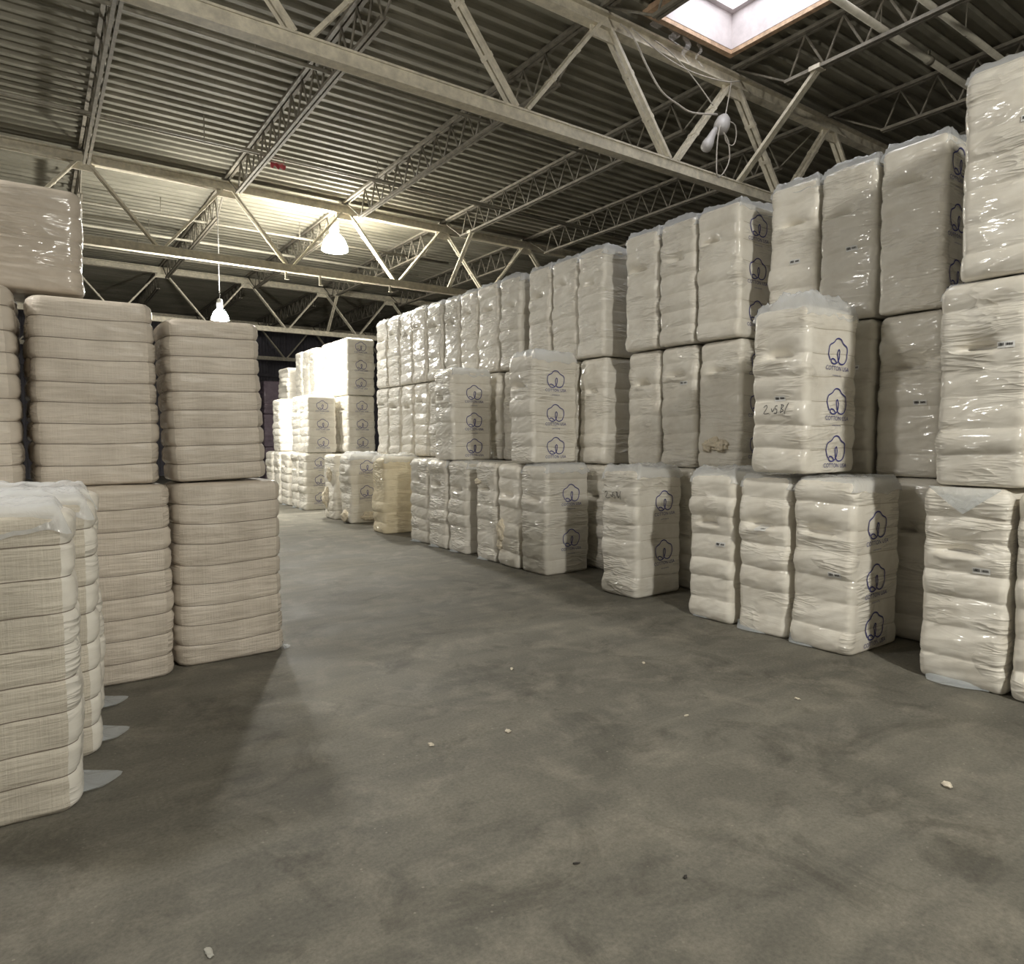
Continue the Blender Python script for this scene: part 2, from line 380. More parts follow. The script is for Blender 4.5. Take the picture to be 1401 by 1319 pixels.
def joist(i, x, k):
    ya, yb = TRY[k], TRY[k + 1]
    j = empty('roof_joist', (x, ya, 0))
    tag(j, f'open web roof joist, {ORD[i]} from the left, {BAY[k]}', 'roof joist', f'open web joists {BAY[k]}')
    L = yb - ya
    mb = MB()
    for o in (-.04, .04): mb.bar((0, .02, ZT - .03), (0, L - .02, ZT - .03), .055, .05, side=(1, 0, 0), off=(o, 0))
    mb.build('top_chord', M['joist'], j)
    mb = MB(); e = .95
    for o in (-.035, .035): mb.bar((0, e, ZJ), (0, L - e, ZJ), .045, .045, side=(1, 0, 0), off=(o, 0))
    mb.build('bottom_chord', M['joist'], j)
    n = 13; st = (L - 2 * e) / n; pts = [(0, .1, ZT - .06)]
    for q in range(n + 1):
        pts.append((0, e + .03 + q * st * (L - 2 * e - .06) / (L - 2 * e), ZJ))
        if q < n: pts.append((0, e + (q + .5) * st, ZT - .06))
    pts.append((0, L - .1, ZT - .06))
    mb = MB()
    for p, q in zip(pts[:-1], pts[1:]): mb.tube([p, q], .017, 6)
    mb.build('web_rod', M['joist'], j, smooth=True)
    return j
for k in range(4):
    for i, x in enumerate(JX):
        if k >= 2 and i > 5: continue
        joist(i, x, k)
# slanting braces from the joist bottom chord down to the truss
for y, lb in ((7.08, 'slim steel brace slanting from joist to the nearest roof truss'), (16.23, 'slim steel brace slanting to the truss beside the bright lamp'), (25.4, 'slim steel brace slanting to the dim third truss')):
    br = empty('roof_brace', (9.1, y - 1.4, ZJ)); tag(br, lb, 'brace')
    mb = MB()
    for o in (-.03, .03): mb.bar((.02, -.02, 0), (.15, 1.36, ZB + .17 - ZJ), .04, .05, off=(o, 0))
    mb.build('angle_bar', M['steel'], br)
    mb = MB(); mb.box((.0, -.02, .0), (.16, .16, .06)); mb.build('clip', M['steel'], br)
# pipes
PIPES = [(10.0, 7.02, -8.5, 9.0, .028, 'dark sprinkler pipe crossing just behind the nearest truss', 'pipe'),
         (13.4, 7.0, -8.5, 14.0, .03, 'thicker of the paired pipes crossing the ceiling at the red tag', 'pipe'),
         (13.72, 7.08, -8.5, 14.0, .014, 'thin conduit running alongside the thicker ceiling pipe', 'pipe'),
         (18.4, 7.0, -8.5, 10.5, .032, 'pipe crossing the ceiling just behind the bright lamp', 'pipe'),
         (20.4, 7.02, -8.5, 10.5, .032, 'pale pipe crossing the ceiling farther behind the lamp', 'pipe_pale'),
         (22.6, 7.0, -8.5, 12.0, .03, 'dim pipe crossing the far ceiling near the smaller lamp', 'pipe'),
         (4.84, 7.0, 7.9, 18.8, .045, 'pale pipe right of the skylight running over the tall bales', 'pipe_pale'),
         (4.25, 7.0, 8.9, 18.8, .04, 'pale pipe farther right of the skylight near the top edge', 'pipe_pale')]
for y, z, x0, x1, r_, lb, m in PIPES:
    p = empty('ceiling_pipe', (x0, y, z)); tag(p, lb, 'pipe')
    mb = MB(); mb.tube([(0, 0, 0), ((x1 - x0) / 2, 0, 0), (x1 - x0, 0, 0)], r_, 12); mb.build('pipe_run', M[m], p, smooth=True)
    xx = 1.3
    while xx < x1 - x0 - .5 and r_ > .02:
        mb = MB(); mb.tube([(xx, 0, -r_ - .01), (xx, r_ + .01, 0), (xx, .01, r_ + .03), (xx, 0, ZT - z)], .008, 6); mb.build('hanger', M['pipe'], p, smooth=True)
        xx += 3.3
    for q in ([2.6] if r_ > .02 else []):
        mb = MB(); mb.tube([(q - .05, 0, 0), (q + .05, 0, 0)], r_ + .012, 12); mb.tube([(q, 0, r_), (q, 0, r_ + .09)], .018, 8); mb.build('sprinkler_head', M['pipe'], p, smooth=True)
# red tag on the joist
rt = empty('red_tag', (3.82, 13.32, 6.86)); tag(rt, 'small ragged red tag hanging from the ceiling pipe', 'tag')
mb = MB(); vs = []
for i in range(9):
    x = i * .035; vs += [(x, .012 * math.sin(i * 1.9), -.02 + .01 * math.sin(i * 2.3)), (x, .02 * math.cos(i * 1.3), -.10 - .03 * math.sin(i * 2.1))]
mb.add(vs, [(2 * i, 2 * i + 2, 2 * i + 3, 2 * i + 1) for i in range(8)])
o = mb.build('cloth_strip', M['red'], rt); sm = o.modifiers.new('s', 'SOLIDIFY'); sm.thickness = .006
mb = MB(); mb.tube([(.02, .08, .15), (.02, 0, .0), (.25, 0, .0), (.26, .08, .15)], .006, 6); mb.build('tie', M['red'], rt, smooth=True)

# ------------------------------------------------------------------ lamps
def lamp(x, y, z, glow, lb, s=1.0):
    L = empty('high_bay_lamp', (x, y, z)); L.scale = (s, s, s); tag(L, lb, 'lamp', 'hanging high bay lamps')
    g = [M[m] for m in glow]
    mb = MB(); mb.lathe([(.001, .19), (.07, .19), (.11, .16), (.17, .10)], (0, 0, 0), 28, 0); mb.lathe([(.17, .10), (.215, .02), (.245, -.08), (.255, -.14)], (0, 0, 0), 28, 1); mb.lathe([(.255, -.14), (.24, -.15), (.12, -.16), (.001, -.16)], (0, 0, 0), 28, 2)
    o = mb.build('reflector', g, L, smooth=True)
    mb = MB(); mb.lathe([(.001, .50), (.05, .50), (.09, .47), (.095, .25), (.075, .20), (.001, .20)], (0, 0, 0), 24); mb.build('housing', M['housing'], L, smooth=True)
    mb = MB(); mb.tube([(0, 0, .49), (0, 0, (ZT - z) / s)], .014, 8); mb.build('stem', M['housing'], L, smooth=True)
    return L
G3 = ('lamp_dome_top', 'lamp_dome', 'lamp_mouth_main')
lamp(6.33, 16.75, 6.55, G3, 'large glowing high bay lamp at the second roof truss', 1.25)
lamp(3.54, 16.45, 4.46, ('lamp_glow_far',) * 3, 'smaller distant lit lamp showing just above the brown left bales', .72)
lamp(2.5, -3.4, 5.7, ('lamp_dome_top', 'lamp_glow', 'lamp_glow'), 'lit high bay lamp behind the viewer, out of the picture')
lamp(-3.4, 5.9, 5.75, ('lamp_dome_top', 'lamp_fill', 'lamp_fill'), 'added fill lamp left of the left stack, out of view, brightening the bale faces')  # unseen fill lamp, added to brighten the aisle faces of the bales
# dead lamp and loose cables by the truss
def cable(pts, r_, lb, name='loose_cable', sag=True):
    P = [Vector(p) for p in pts]; out = []
    for i in range(len(P) - 1):
        p0 = P[max(i - 1, 0)]; p1 = P[i]; p2 = P[i + 1]; p3 = P[min(i + 2, len(P) - 1)]
        for t in (0, .2, .4, .6, .8):
            out.append(.5 * ((2 * p1) + (p2 - p0) * t + (2 * p0 - 5 * p1 + 4 * p2 - p3) * t * t + (3 * p1 - p0 - 3 * p2 + p3) * t ** 3))
    out.append(P[-1]); mb = MB(); mb.tube(out, r_, 6)
    return tag(mb.build(name, M['cable'], smooth=True), lb, 'cable')
Yc = 6.95
cable([(6.6, Yc, 7.2), (6.85, Yc, 7.1), (7.1, Yc, 6.82), (7.4, Yc, 6.56), (7.75, Yc, 6.47), (8.05, Yc, 6.44), (8.6, Yc, 6.56)], .014, 'long drooping pale cable between truss diagonals at upper right')
cable([(7.25, Yc, 7.2), (7.55, Yc - .02, 7.12), (7.91, Yc, 7.0), (8.2, Yc, 6.85), (8.5, Yc, 6.66)], .009, 'thin straight cable running down to the dead lamp')
cable([(6.7, Yc - .1, 7.14), (7.3, Yc - .1, 6.98), (7.9, Yc - .1, 6.93), (8.6, Yc - .1, 7.0), (9.0, Yc - .1, 7.12)], .008, 'sagging cable close under the top chord beside the skylight')
dl = empty('dead_lamp', (8.72, Yc, 6.45)); tag(dl, 'unlit broken lamp tangled in wires at the truss below the skylight', 'lamp')
mb = MB(); mb.lathe([(.001, .16), (.05, .15), (.10, .08), (.12, -.02), (.11, -.10), (.06, -.15), (.001, -.16)], (0, 0, 0), 24); o = mb.build('housing', M['milk'], dl, smooth=True); o.rotation_euler = (0, R(24), 0)
mb = MB(); mb.lathe([(.001, .20), (.03, .2), (.045, .12), (.06, .0), (.085, -.12), (.08, -.2), (.04, -.24), (.001, -.25)], (0, 0, 0), 20); o = mb.build('loose_bulb', M['milk'], dl, smooth=True); o.location = (-.26, 0, -.27); o.rotation_euler = (0, R(32), 0)
def wpts(mb, pts, r_):
    P = [Vector(p) for p in pts]; out = []
    for i in range(len(P) - 1):
        p0 = P[max(i - 1, 0)]; p1 = P[i]; p2 = P[i + 1]; p3 = P[min(i + 2, len(P) - 1)]
        for t in (0, .25, .5, .75):
            out.append(.5 * ((2 * p1) + (p2 - p0) * t + (2 * p0 - 5 * p1 + 4 * p2 - p3) * t * t + (3 * p1 - p0 - 3 * p2 + p3) * t ** 3))
    out.append(P[-1]); mb.tube(out, r_, 6)
mb = MB(); wpts(mb, [(-.05, -.05, .1), (-.15, -.05, -.2), (-.18, -.05, -.55), (-.15, -.05, -.82), (0, -.05, -.72), (.12, -.05, -.5), (.08, -.05, -.25), (-.03, -.05, -.15)], .01); mb.build('hanging_wire', M['cable'], dl, smooth=True)
mb = MB(); wpts(mb, [(.05, -.04, .05), (.22, -.06, .02), (.28, -.04, -.14), (.2, -.04, -.28), (.05, -.04, -.26), (0, -.04, -.1)], .009); mb.build('wire_loop', M['cable'], dl, smooth=True)
mb = MB(); wpts(mb, [(.06, 0, .12), (.12, 0, .35), (.18, 0, .6), (.2, 0, .72)], .009); mb.build('support_wire', M['cable'], dl, smooth=True)
# torn cobweb strands below the skylight edge
cw = empty('cobweb', (7.75, 6.86, 7.4)); tag(cw, 'dusty cobweb strands hanging from the skylight timber edge', 'cobweb')
for x0, l, w in ((-.55, .12, .25), (-.2, .2, .2), (.05, .38, .13), (.32, .34, .07)):
    mb = MB(); vs = []
    for i in range(8):
        t = i / 7; z = -l * t; ww = w * (1 - .55 * t) * (1 + .2 * math.sin(i * 2.2)); cx_ = x0 + .07 * t * math.sin(i)
        vs += [(cx_ - ww / 2, .03 * math.sin(i * 1.7), z), (cx_ + ww / 2, .03 * math.cos(i * 1.3), z)]
    mb.add(vs, [(2 * i, 2 * i + 1, 2 * i + 3, 2 * i + 2) for i in range(7)]); mb.build('strand', M['cobweb'], cw, smooth=True)

# ------------------------------------------------------------------ cotton bales
def smooth_path(P, n=8):
    P = [Vector((*p, 0)) for p in P]; out = []
    for i in range(len(P) - 1):
        p0 = P[max(i - 1, 0)]; p1 = P[i]; p2 = P[i + 1]; p3 = P[min(i + 2, len(P) - 1)]
        for k in range(n):
            t = k / n
            out.append(.5 * ((2 * p1) + (p2 - p0) * t + (2 * p0 - 5 * p1 + 4 * p2 - p3) * t * t + (3 * p1 - p0 - 3 * p2 + p3) * t ** 3))
    out.append(P[-1]); return out
def ribbon2d(path, w):
    vs = []; fs = []
    for i, p in enumerate(path):
        d = (path[min(i + 1, len(path) - 1)] - path[max(i - 1, 0)]).normalized(); n = Vector((-d.y, d.x, 0)) * (w / 2)
        vs += [(p.x + n.x, p.y + n.y), (p.x - n.x, p.y - n.y)]
    fs = [(2 * i, 2 * i + 1, 2 * i + 3, 2 * i + 2) for i in range(len(path) - 1)]
    return vs, fs
def text2d(s, size, spacing=1.0):
    c = bpy.data.curves.new('t', 'FONT'); c.body = s; c.size = size; c.align_x = 'CENTER'; c.resolution_u = 3; c.space_character = spacing
    o = bpy.data.objects.new('t', c); COL.objects.link(o)
    dg = bpy.context.evaluated_depsgraph_get(); me = bpy.data.meshes.new_from_object(o.evaluated_get(dg))
    vs = [(v.co.x, v.co.y) for v in me.vertices]; fs = [tuple(p.vertices) for p in me.polygons]
    bpy.data.objects.remove(o); bpy.data.curves.remove(c); bpy.data.meshes.remove(me)
    return vs, fs
def logo2d():
    V = []; F = []
    def put(vf):
        b = len(V); V.extend(vf[0]); F.extend(tuple(i + b for i in f) for f in vf[1])
    boll = [(-.42, -.40), (-.50, -.16), (-.51, .08), (-.46, .25), (-.32, .34), (-.24, .40), (-.14, .53), (0, .58), (.14, .53), (.24, .40), (.32, .34), (.46, .25), (.51, .08), (.50, -.16), (.44, -.36), (.34, -.49), (.18, -.53), (.05, -.45), (.0, -.28), (-.02, -.05), (.03, .09), (.09, .02), (.08, -.2), (.02, -.4), (-.1, -.52), (-.26, -.54), (-.37, -.45), (-.33, -.34), (-.2, -.35), (-.08, -.47)]
    k = .205
    put(ribbon2d([Vector((p.x * .265, p.y * .19 + .03, 0)) for p in smooth_path(boll, 6)], .0108))
    t = text2d('COTTON USA', .05, 1.06); put(([(x, y - .125) for x, y in t[0]], t[1]))
    t = text2d('cottonusa.org', .021, 1.05); put(([(x, y - .172) for x, y in t[0]], t[1]))
    return V, F
LOGO = logo2d()
H0 = 1.375
class Bale:
    """one bale surface: a tied, bulging block; front is -X (dented), broad sides are +-Y"""
    def __init__(s, seed, kind='film', D=.70, T=.54, H=H0, dent=True, wob=1.0):
        s.seed = seed; s.kind = kind; s.D = D; s.T = T; s.H = H; r = random.Random(seed)
        s.off = Vector((r.uniform(-90, 90), r.uniform(-90, 90), r.uniform(-90, 90)))
        n = 6 if kind == 'film' else 8
        if H < 1: n = 3
        s.ties = [H * (i + 1) / (n + 1) + r.uniform(-.02, .02) for i in range(n)] if kind == 'film' else [H * (i + 1) / (n + 1) + r.uniform(-.008, .008) for i in range(n)]
        s.ed = [0] + s.ties + [H]
        s.amp = [r.uniform(.1, 1.3) for _ in s.ed]
        s.dent = r.uniform(.66, .76) * H if dent else None; s.dy = r.uniform(.0, .09); s.dd = r.uniform(.10, .14); s.dw = r.uniform(.09, .14)
        s.rc = .05 if kind == 'film' else .075
        s.wob = wob; s.me = None; s.cache = {}
    def disp(s, x, y, z, nx, ny):
        wf = nx * nx; ws = ny * ny
        zt = z + s.wave(x, y); i = 0; z0 = z
        z = zt
        while i < len(s.ed) - 2 and z > s.ed[i + 1]: i += 1
        a, b = s.ed[i], s.ed[i + 1]; ph = min(1, max(0, (z - a) / max(1e-6, b - a))); z = z0
        bu = 1 - abs(2 * ph - 1) ** 2.2
        P = Vector((x, y, z))
        if s.kind == 'film':
            d = bu * (.024 * s.amp[i] * wf + .003 * ws)
            d += .016 * wf * noise.noise(Vector((x * .6, y * 1.1, z * 5.5 + y * 1.2)) + s.off * 1.3)
            d += (.022 * wf + .006 * ws) * noise.noise(Vector((x * 1.3, y * 1.7, z * 2.6)) + s.off) * s.wob
            d += (.005 * wf + .001 * ws) * noise.noise(Vector((x * 6, y * 3 + z * 2.5, z * 12 + y * 3)) + s.off)
            rid = 1 - abs(noise.noise(Vector((x * 3, y * 3.2 - z * 4, z * 15 + 5 * y)) + s.off * 1.7)) * 2.2
            d += .007 * wf * max(0, rid) ** 3
            if s.dent and nx < -.2:
                q = math.exp(-(abs(y - s.dy) / s.dw) ** 3.2); dz = z - s.dent
                g = math.exp(-dz / .045) if dz > 0 else math.exp(-(dz / .012) ** 2)
                d += (-s.dd * q * g + .022 * q * math.exp(-((dz + .035) / .03) ** 2)) * wf
            d += .010 * (1 - ((2 * y / s.T) ** 2)) * wf + .004 * ws
        else:
            bu = 1 - abs(2 * ph - 1) ** 4.5
            d = bu * (.017 * (.7 + .3 * s.amp[i]) * wf + .0025 * ws) - .010 * wf
            d += (.016 * wf + .009 * ws) * noise.noise(Vector((x * 2.2, y * 2.2, z * 2.5)) + s.off) * s.wob
            d += (.004 * wf + .004 * ws) * noise.noise(Vector((x * 5 + z * 3, y * 9, z * 24)) + s.off)
            rid = 1 - abs(noise.noise(Vector((x * 3 + z * 2, y * 4, z * 26 + 4 * x)) + s.off * 1.7)) * 2.2
            d += .004 * max(0, rid) ** 3
            d += .02 * (1 - ((2 * y / s.T) ** 2)) * wf + .006 * (1 - (2 * x / s.D) ** 2) * ws
        if s.kind != 'film' or ws > .5:
            for t in s.ties:
                e = abs(zt - t)
                if e < .04: d -= (.0025 if s.kind == 'film' else .0040) * math.exp(-(e / .012) ** 2)
        return d
    def wave(s, x, y):
        k = .03 if s.kind == 'film' else .022
        return k * noise.noise(Vector((x * 1.9, y * 1.9, 4.4)) + s.off * .5)
    def sway(s, z):
        k = .010 * s.wob
        q = min(1, z / .25)
        return (k * noise.noise(Vector((3.1, 7.7, z * 2.1)) + s.off) * q, k * 1.3 * noise.noise(Vector((9.1, 1.7, z * 2.4)) + s.off) * q)
    def outline(s, n=104):
        a, b, r = s.D / 2, s.T / 2, s.rc; pts = []
        segs = [((-a, -b + r), (-a, b - r), (-1, 0)), ((-a + r, b), (a - r, b), (0, 1)), ((a, b - r), (a, -b + r), (1, 0)), ((a - r, -b), (-a + r, -b), (0, -1))]
        cs = [(-a + r, b - r, PI), (a - r, b - r, PI / 2), (a - r, -b + r, 0), (-a + r, -b + r, -PI / 2)]
        for k in range(4):
            p, q, nn = segs[k]; L = math.dist(p, q); m = max(6, int(L / .019))
            for i in range(m):
                t = i / m; pts.append((p[0] + (q[0] - p[0]) * t, p[1] + (q[1] - p[1]) * t, *nn))
            cx, cy, a0 = cs[k]
            for i in range(6):
                an = a0 - PI / 2 * i / 6; pts.append((cx + r * math.cos(an), cy + r * math.sin(an), math.cos(an), math.sin(an)))
        return pts
    def mesh(s, mats):
        if s.me: return s.me
        o = s.outline(); n = len(o); H = s.H
        rt = .075 if s.kind == 'film' else .05; rb = .03
        zs = []
        for i in range(4): an = PI / 2 * i / 4; zs.append((rb - rb * math.sin(an), rb * (1 - math.sin(PI / 2 - (PI / 2 - an))) if 0 else rb - rb * math.sin(an)))
        rings = []                                    # (z, inset, cap scale)
        rings += [(0.0, rb, .0), (0.0, rb, .55), (0, rb, .9), (0.0, rb, 1)]
        for i in range(1, 4): an = PI / 2 * i / 4; rings.append((rb - rb * math.cos(an), rb - rb * math.sin(an), 1))
        body = [rb + (H - rt - rb) * i / 84 for i in range(85)]
        for t in s.ties:
            body += [t - .007, t, t + .007]
        body = sorted(z for z in body if rb <= z <= H - rt)
        rings += [(z, 0, 1) for z in body]
        for i in range(1, 5): an = PI / 2 * i / 4; rings.append((H - rt + rt * math.sin(an), rt - rt * math.cos(an), 1))
        rings += [(H, rt, .93), (H, rt, .8), (H, rt, .6), (H, rt, .35), (H, rt, .0)]
        vs = []
        for z, ins, sc in rings:
            sx, sy = s.sway(z)
            for x, y, nx, ny in o:
                d = s.disp(x, y, z, nx, ny)
                X, Y = x + nx * (d - ins), y + ny * (d - ins)
                zz = z
                if sc < 1 and z > .5:
                    zz = H + .010 * (1 - sc ** 2) + .006 * noise.noise(Vector((X * sc * 5, Y * sc * 5, 0)) + s.off)
                vs.append((X * sc + sx, Y * sc + sy, zz))
        fs = []
        for i in range(len(rings) - 1):
            for k in range(n):
                k2 = (k + 1) % n
                fs.append((i * n + k2, i * n + k, (i + 1) * n + k, (i + 1) * n + k2))
        me = bpy.data.meshes.new('bale_body'); me.from_pydata(vs, [], fs)
        for m in mats: me.materials.append(m)
        if len(mats) > 1:
            mi = []
            for i in range(len(rings) - 1):
                for k in range(n):
                    x, y, nx, ny = o[k]
                    mi.append(1 if (abs(nx) > .55 or rings[i][2] < 1 and rings[i][0] > .5) else 0)
            me.polygons.foreach_set('material_index', mi)
        me.polygons.foreach_set('use_smooth', [True] * len(fs)); me.update()
        s.me = me; return me
    def pt(s, face, u, z, off):
        sx, sy = s.sway(z)
        if face == 'front': x, y, nx, ny = -s.D / 2, u, -1, 0
        elif face == 'right': x, y, nx, ny = s.D / 2, u, 1, 0
        else: x, y, nx, ny = u, -s.T / 2, 0, -1
        d = s.disp(x, y, z, nx, ny) + off
        return (x + nx * d + sx, y + ny * d + sy, z)
    def decal(s, key, face, vf, u0, z0, off, mat, flip=False, rot=0):
        if key in s.cache: return s.cache[key]
        c, sn = math.cos(rot), math.sin(rot); vs = []
        for x, y in vf[0]:
            X = x * c - y * sn; Y = x * sn + y * c
            u = u0 + (-X if face == 'front' else X)
            vs.append(s.pt(face, u, min(s.H - .02, max(.02, z0 + Y)), off))
        me = bpy.data.meshes.new(key); me.from_pydata(vs, [], vf[1]); me.materials.append(mat); me.update()
        s.cache[key] = me; return me
    def tie(s, k):
        key = f'tie{k}'
        if key in s.cache: return s.cache[key]
        z = s.ties[k]; mb = MB(); pts = []
        if s.kind == 'film':
            w = .0045; us = [-s.D / 2 + s.rc + (s.D - 2 * s.rc) * i / 24 for i in range(25)]
            for u in us:
                p = s.pt('side', u, z - s.wave(u, -s.T / 2), .0025); pts += [(p[0], p[1], p[2] - w / 2), (p[0], p[1], p[2] + w / 2)]
        else:
            w = .0045
            for (x, y, nx, ny) in s.outline():
                if ny > .5: continue
                zz = z - s.wave(x, y); d = s.disp(x, y, zz, nx, ny) + .0035; sx, sy = s.sway(zz)
                pts.append((x + nx * d + sx, y + ny * d + sy, zz))
            # outline starts on the -X face and ends on -Y: rotate so it runs +X > -Y > -X
            n0 = next(i for i, p in enumerate(pts) if p[0] > 0)
            pts = pts[n0:] + pts[:n0]
            pts = [q for p in pts for q in ((p[0], p[1], p[2] - w / 2), (p[0], p[1], p[2] + w / 2))]
        mb.add(pts, [(2 * i, 2 * i + 2, 2 * i + 3, 2 * i + 1) for i in range(len(pts) // 2 - 1)])
        me = mb.mesh('tie_wire', M['tie_clear'] if s.kind == 'film' else M['wire']); s.cache[key] = me
        return me

TAG_W, TAG_H = .105, .042
def rect2d(w, h, nx=8, ny=3):
    vs = [(-w / 2 + w * i / nx, -h / 2 + h * j / ny) for j in range(ny + 1) for i in range(nx + 1)]
    return vs, [(j * (nx + 1) + i, j * (nx + 1) + i + 1, (j + 1) * (nx + 1) + i + 1, (j + 1) * (nx + 1) + i) for j in range(ny) for i in range(nx)]
def bars2d():
    V = []; F = []
    def q(x0, x1, y0, y1):
        b = len(V); V.extend([(x0, y0), (x1, y0), (x1, y1), (x0, y1)]); F.append((b, b + 1, b + 2, b + 3))
    r = random.Random(3); x = -.045
    while x < -.008: w = r.choice((.002, .003, .005)); q(x, x + w, -.008, .012); x += w + r.choice((.002, .003))
    x = .004
    while x < .042: w = r.choice((.004, .006)); q(x, x + w, -.006, .010); x += w + .003
    return V, F
BARS = bars2d(); TAGR = rect2d(TAG_W, TAG_H)
SCRIB = ([(-.11, .03), (-.09, .05), (-.075, .03), (-.10, -.02), (-.05, -.02)], [(-.03, .02), (-.01, -.01), (.0, .02)], [(.03, .04), (.01, .04), (.01, .015), (.03, .01), (.03, -.02), (.005, -.02)], [(.07, .05), (.07, -.02)], [(.06, .05), (.09, .04), (.075, .015), (.095, 0), (.065, -.02)], [(.105, -.03), (.13, .06)])
def scrib2d():
    V = []; F = []
    for st in SCRIB:
        a = ribbon2d(smooth_path(st, 5), .006); b = len(V); V.extend(a[0]); F.extend(tuple(i + b for i in f) for f in a[1])
    return V, F
SCR = scrib2d()
def add_logos(o, bl, zs, u=.03, rot=0):
    for i, z in enumerate(zs):
        vf = LOGO
        c = link('printed_logo', bl.decal(f'logo{i}', 'side', vf, u, z, .006, M['ink'], rot=rot), None, o)
def add_tag(o, bl, u, z):
    t = link('barcode_label', bl.decal('tag', 'front', TAGR, u, z, .005, M['paper']), None, o)
    link('barcode', bl.decal('bars', 'front', BARS, u, z, .0075, M['ink_black']), None, t)
def add_ties(o, bl):
    for k in range(len(bl.ties)): link('tie_wire', bl.tie(k), None, o)
_film = {}
def film_mesh(seed, D, T, h, over=.02):
    """loose gathered film on a bale top"""
    key = (seed, D, T, h)
    if key in _film: return _film[key]
    n = 34; r = random.Random(seed); off = Vector((r.uniform(-50, 50), r.uniform(-50, 50), 0)); mb = MB(); vs = []
    for j in range(n + 1):
        for i in range(n + 1):
            u = 2 * i / n - 1; v = 2 * j / n - 1
            x = u * (D / 2 + over); y = v * (T / 2 + over)
            e = max(abs(u), abs(v)); ed = max(0, (e - .80) / .20)
            rr = 1 - abs(noise.noise(Vector((x * 5, y * 5, 0)) + off)) * 2; rr2 = 1 - abs(noise.noise(Vector((x * 13, y * 13, 3)) + off)) * 2
            pk = max(0, noise.noise(Vector((x * 2.2, y * 2.6, 9)) + off) + .25)
            z = min(.03, h) + h * (.5 * max(0, rr) ** 2 + .25 * max(0, rr2) ** 2 + .9 * pk) * (1 - ed * .9) - .11 * ed ** 1.7 * (1 + .35 * noise.noise(Vector((x * 9, y * 9, 1)) + off))
            k = 1 - .02 * ed
            vs.append((x * k, y * k, z))
    mb.add(vs, [(j * (n + 1) + i, j * (n + 1) + i + 1, (j + 1) * (n + 1) + i + 1, (j + 1) * (n + 1) + i) for j in range(n) for i in range(n)])
    _film[key] = mb.mesh('gathered_film', M['loose'], True); return _film[key]
def add_film(o, bl, h=.06, seed=1):
    c = link('gathered_film', film_mesh(seed, bl.D, bl.T, h), None, o); c.location = (0, 0, bl.H - .012); return c
def add_flap(o, bl, u0, u1, tip, face='front', up=.0):
    """clear film corner lying on the floor, sticking out of the bale foot"""
    mb = MB(); vs = []; n = 10
    for i in range(n + 1):
        t = i / n; u = u0 + (u1 - u0) * t
        for j in range(7):
            s = j / 6; L = tip * (1 - abs(2 * t - .75) ** 1.4 * .8) if 0 < t < 1 else .015
            z = .012 + .10 * (1 - s) ** 3 * .6 + .012 * math.sin(t * 9 + s * 4) * s * (1 if s < 1 else .3) + up * s
            z = max(.006, z)
            if face == 'front': vs.append((-bl.D / 2 - L * s + .012, u, z))
            else: vs.append((bl.D / 2 + L * s - .012, u, z))
    mb.add(vs, [(i * 7 + j, (i + 1) * 7 + j, (i + 1) * 7 + j + 1, i * 7 + j + 1) for i in range(n) for j in range(6)])
    return mb.build('film_flap', M['flap'], o, smooth=True)
def tuft_mesh(seed, rx, ry, rz):
    bm = bmesh.new(); bmesh.ops.create_icosphere(bm, subdivisions=4, radius=1); off = Vector((seed * 7.3, seed * 3.1, 0))
    for v in bm.verts:
        p = v.co.copy(); d = 1 + .38 * noise.noise(p * 1.7 + off) + .24 * noise.noise(p * 4.5 + off) + .12 * noise.noise(p * 11 + off)
        v.co = Vector((p.x * rx * d, p.y * ry * d, p.z * rz * d))
    me = bpy.data.meshes.new('cotton_tuft'); bm.to_mesh(me); bm.free(); me.materials.append(M['cotton'])
    me.polygons.foreach_set('use_smooth', [True] * len(me.polygons)); return me
def add_tuft(o, bl, face, u, z, seed, rx, ry, rz):
    c = link('cotton_tuft', tuft_mesh(seed, rx, ry, rz), None, o); c.location = bl.pt(face, u, z, .0); c['label'] = 'raw cotton bursting through torn film'; return c

VAR = [Bale(100 + i, 'film') for i in range(9)]
_vi = [0]
def put(bl, x, y, z, mat, label, group=None, rz=0, sy=1.0, sx=1.0, rx=0, ry=0, name='cotton_bale'):
    me = bl.mesh(mat if isinstance(mat, list) else [mat])
    o = bpy.data.objects.new(name, me); COL.objects.link(o)
    o.location = (x, y, z); o.rotation_euler = (rx, ry, rz); o.scale = (sx, sy, 1)
    tag(o, label, 'cotton bale', group); return o
def right_bale(xf, y0, y1, tier, label, group, uniq=None, mat='film', rz=None, dz=0, **kw):
    """film-wrapped bale whose dented face looks at the aisle (-X)"""
    if uniq is None:
        bl = VAR[_vi[0] % len(VAR)]; _vi[0] += 1
    else: bl = Bale(uniq, 'film', T=y1 - y0 - .025, **kw)
    rz = R(rnd.uniform(-.6, .6)) if rz is None else rz
    o = put(bl, xf + bl.D / 2 + rnd.uniform(-.012, .012), (y0 + y1) / 2, tier * (H0 + .008) + dz, M[mat], label, group, rz, sy=(y1 - y0 - .025) / bl.T)
    return o, bl
X1, X2 = 5.2, 6.06
LZ = (.24, .66, 1.08)
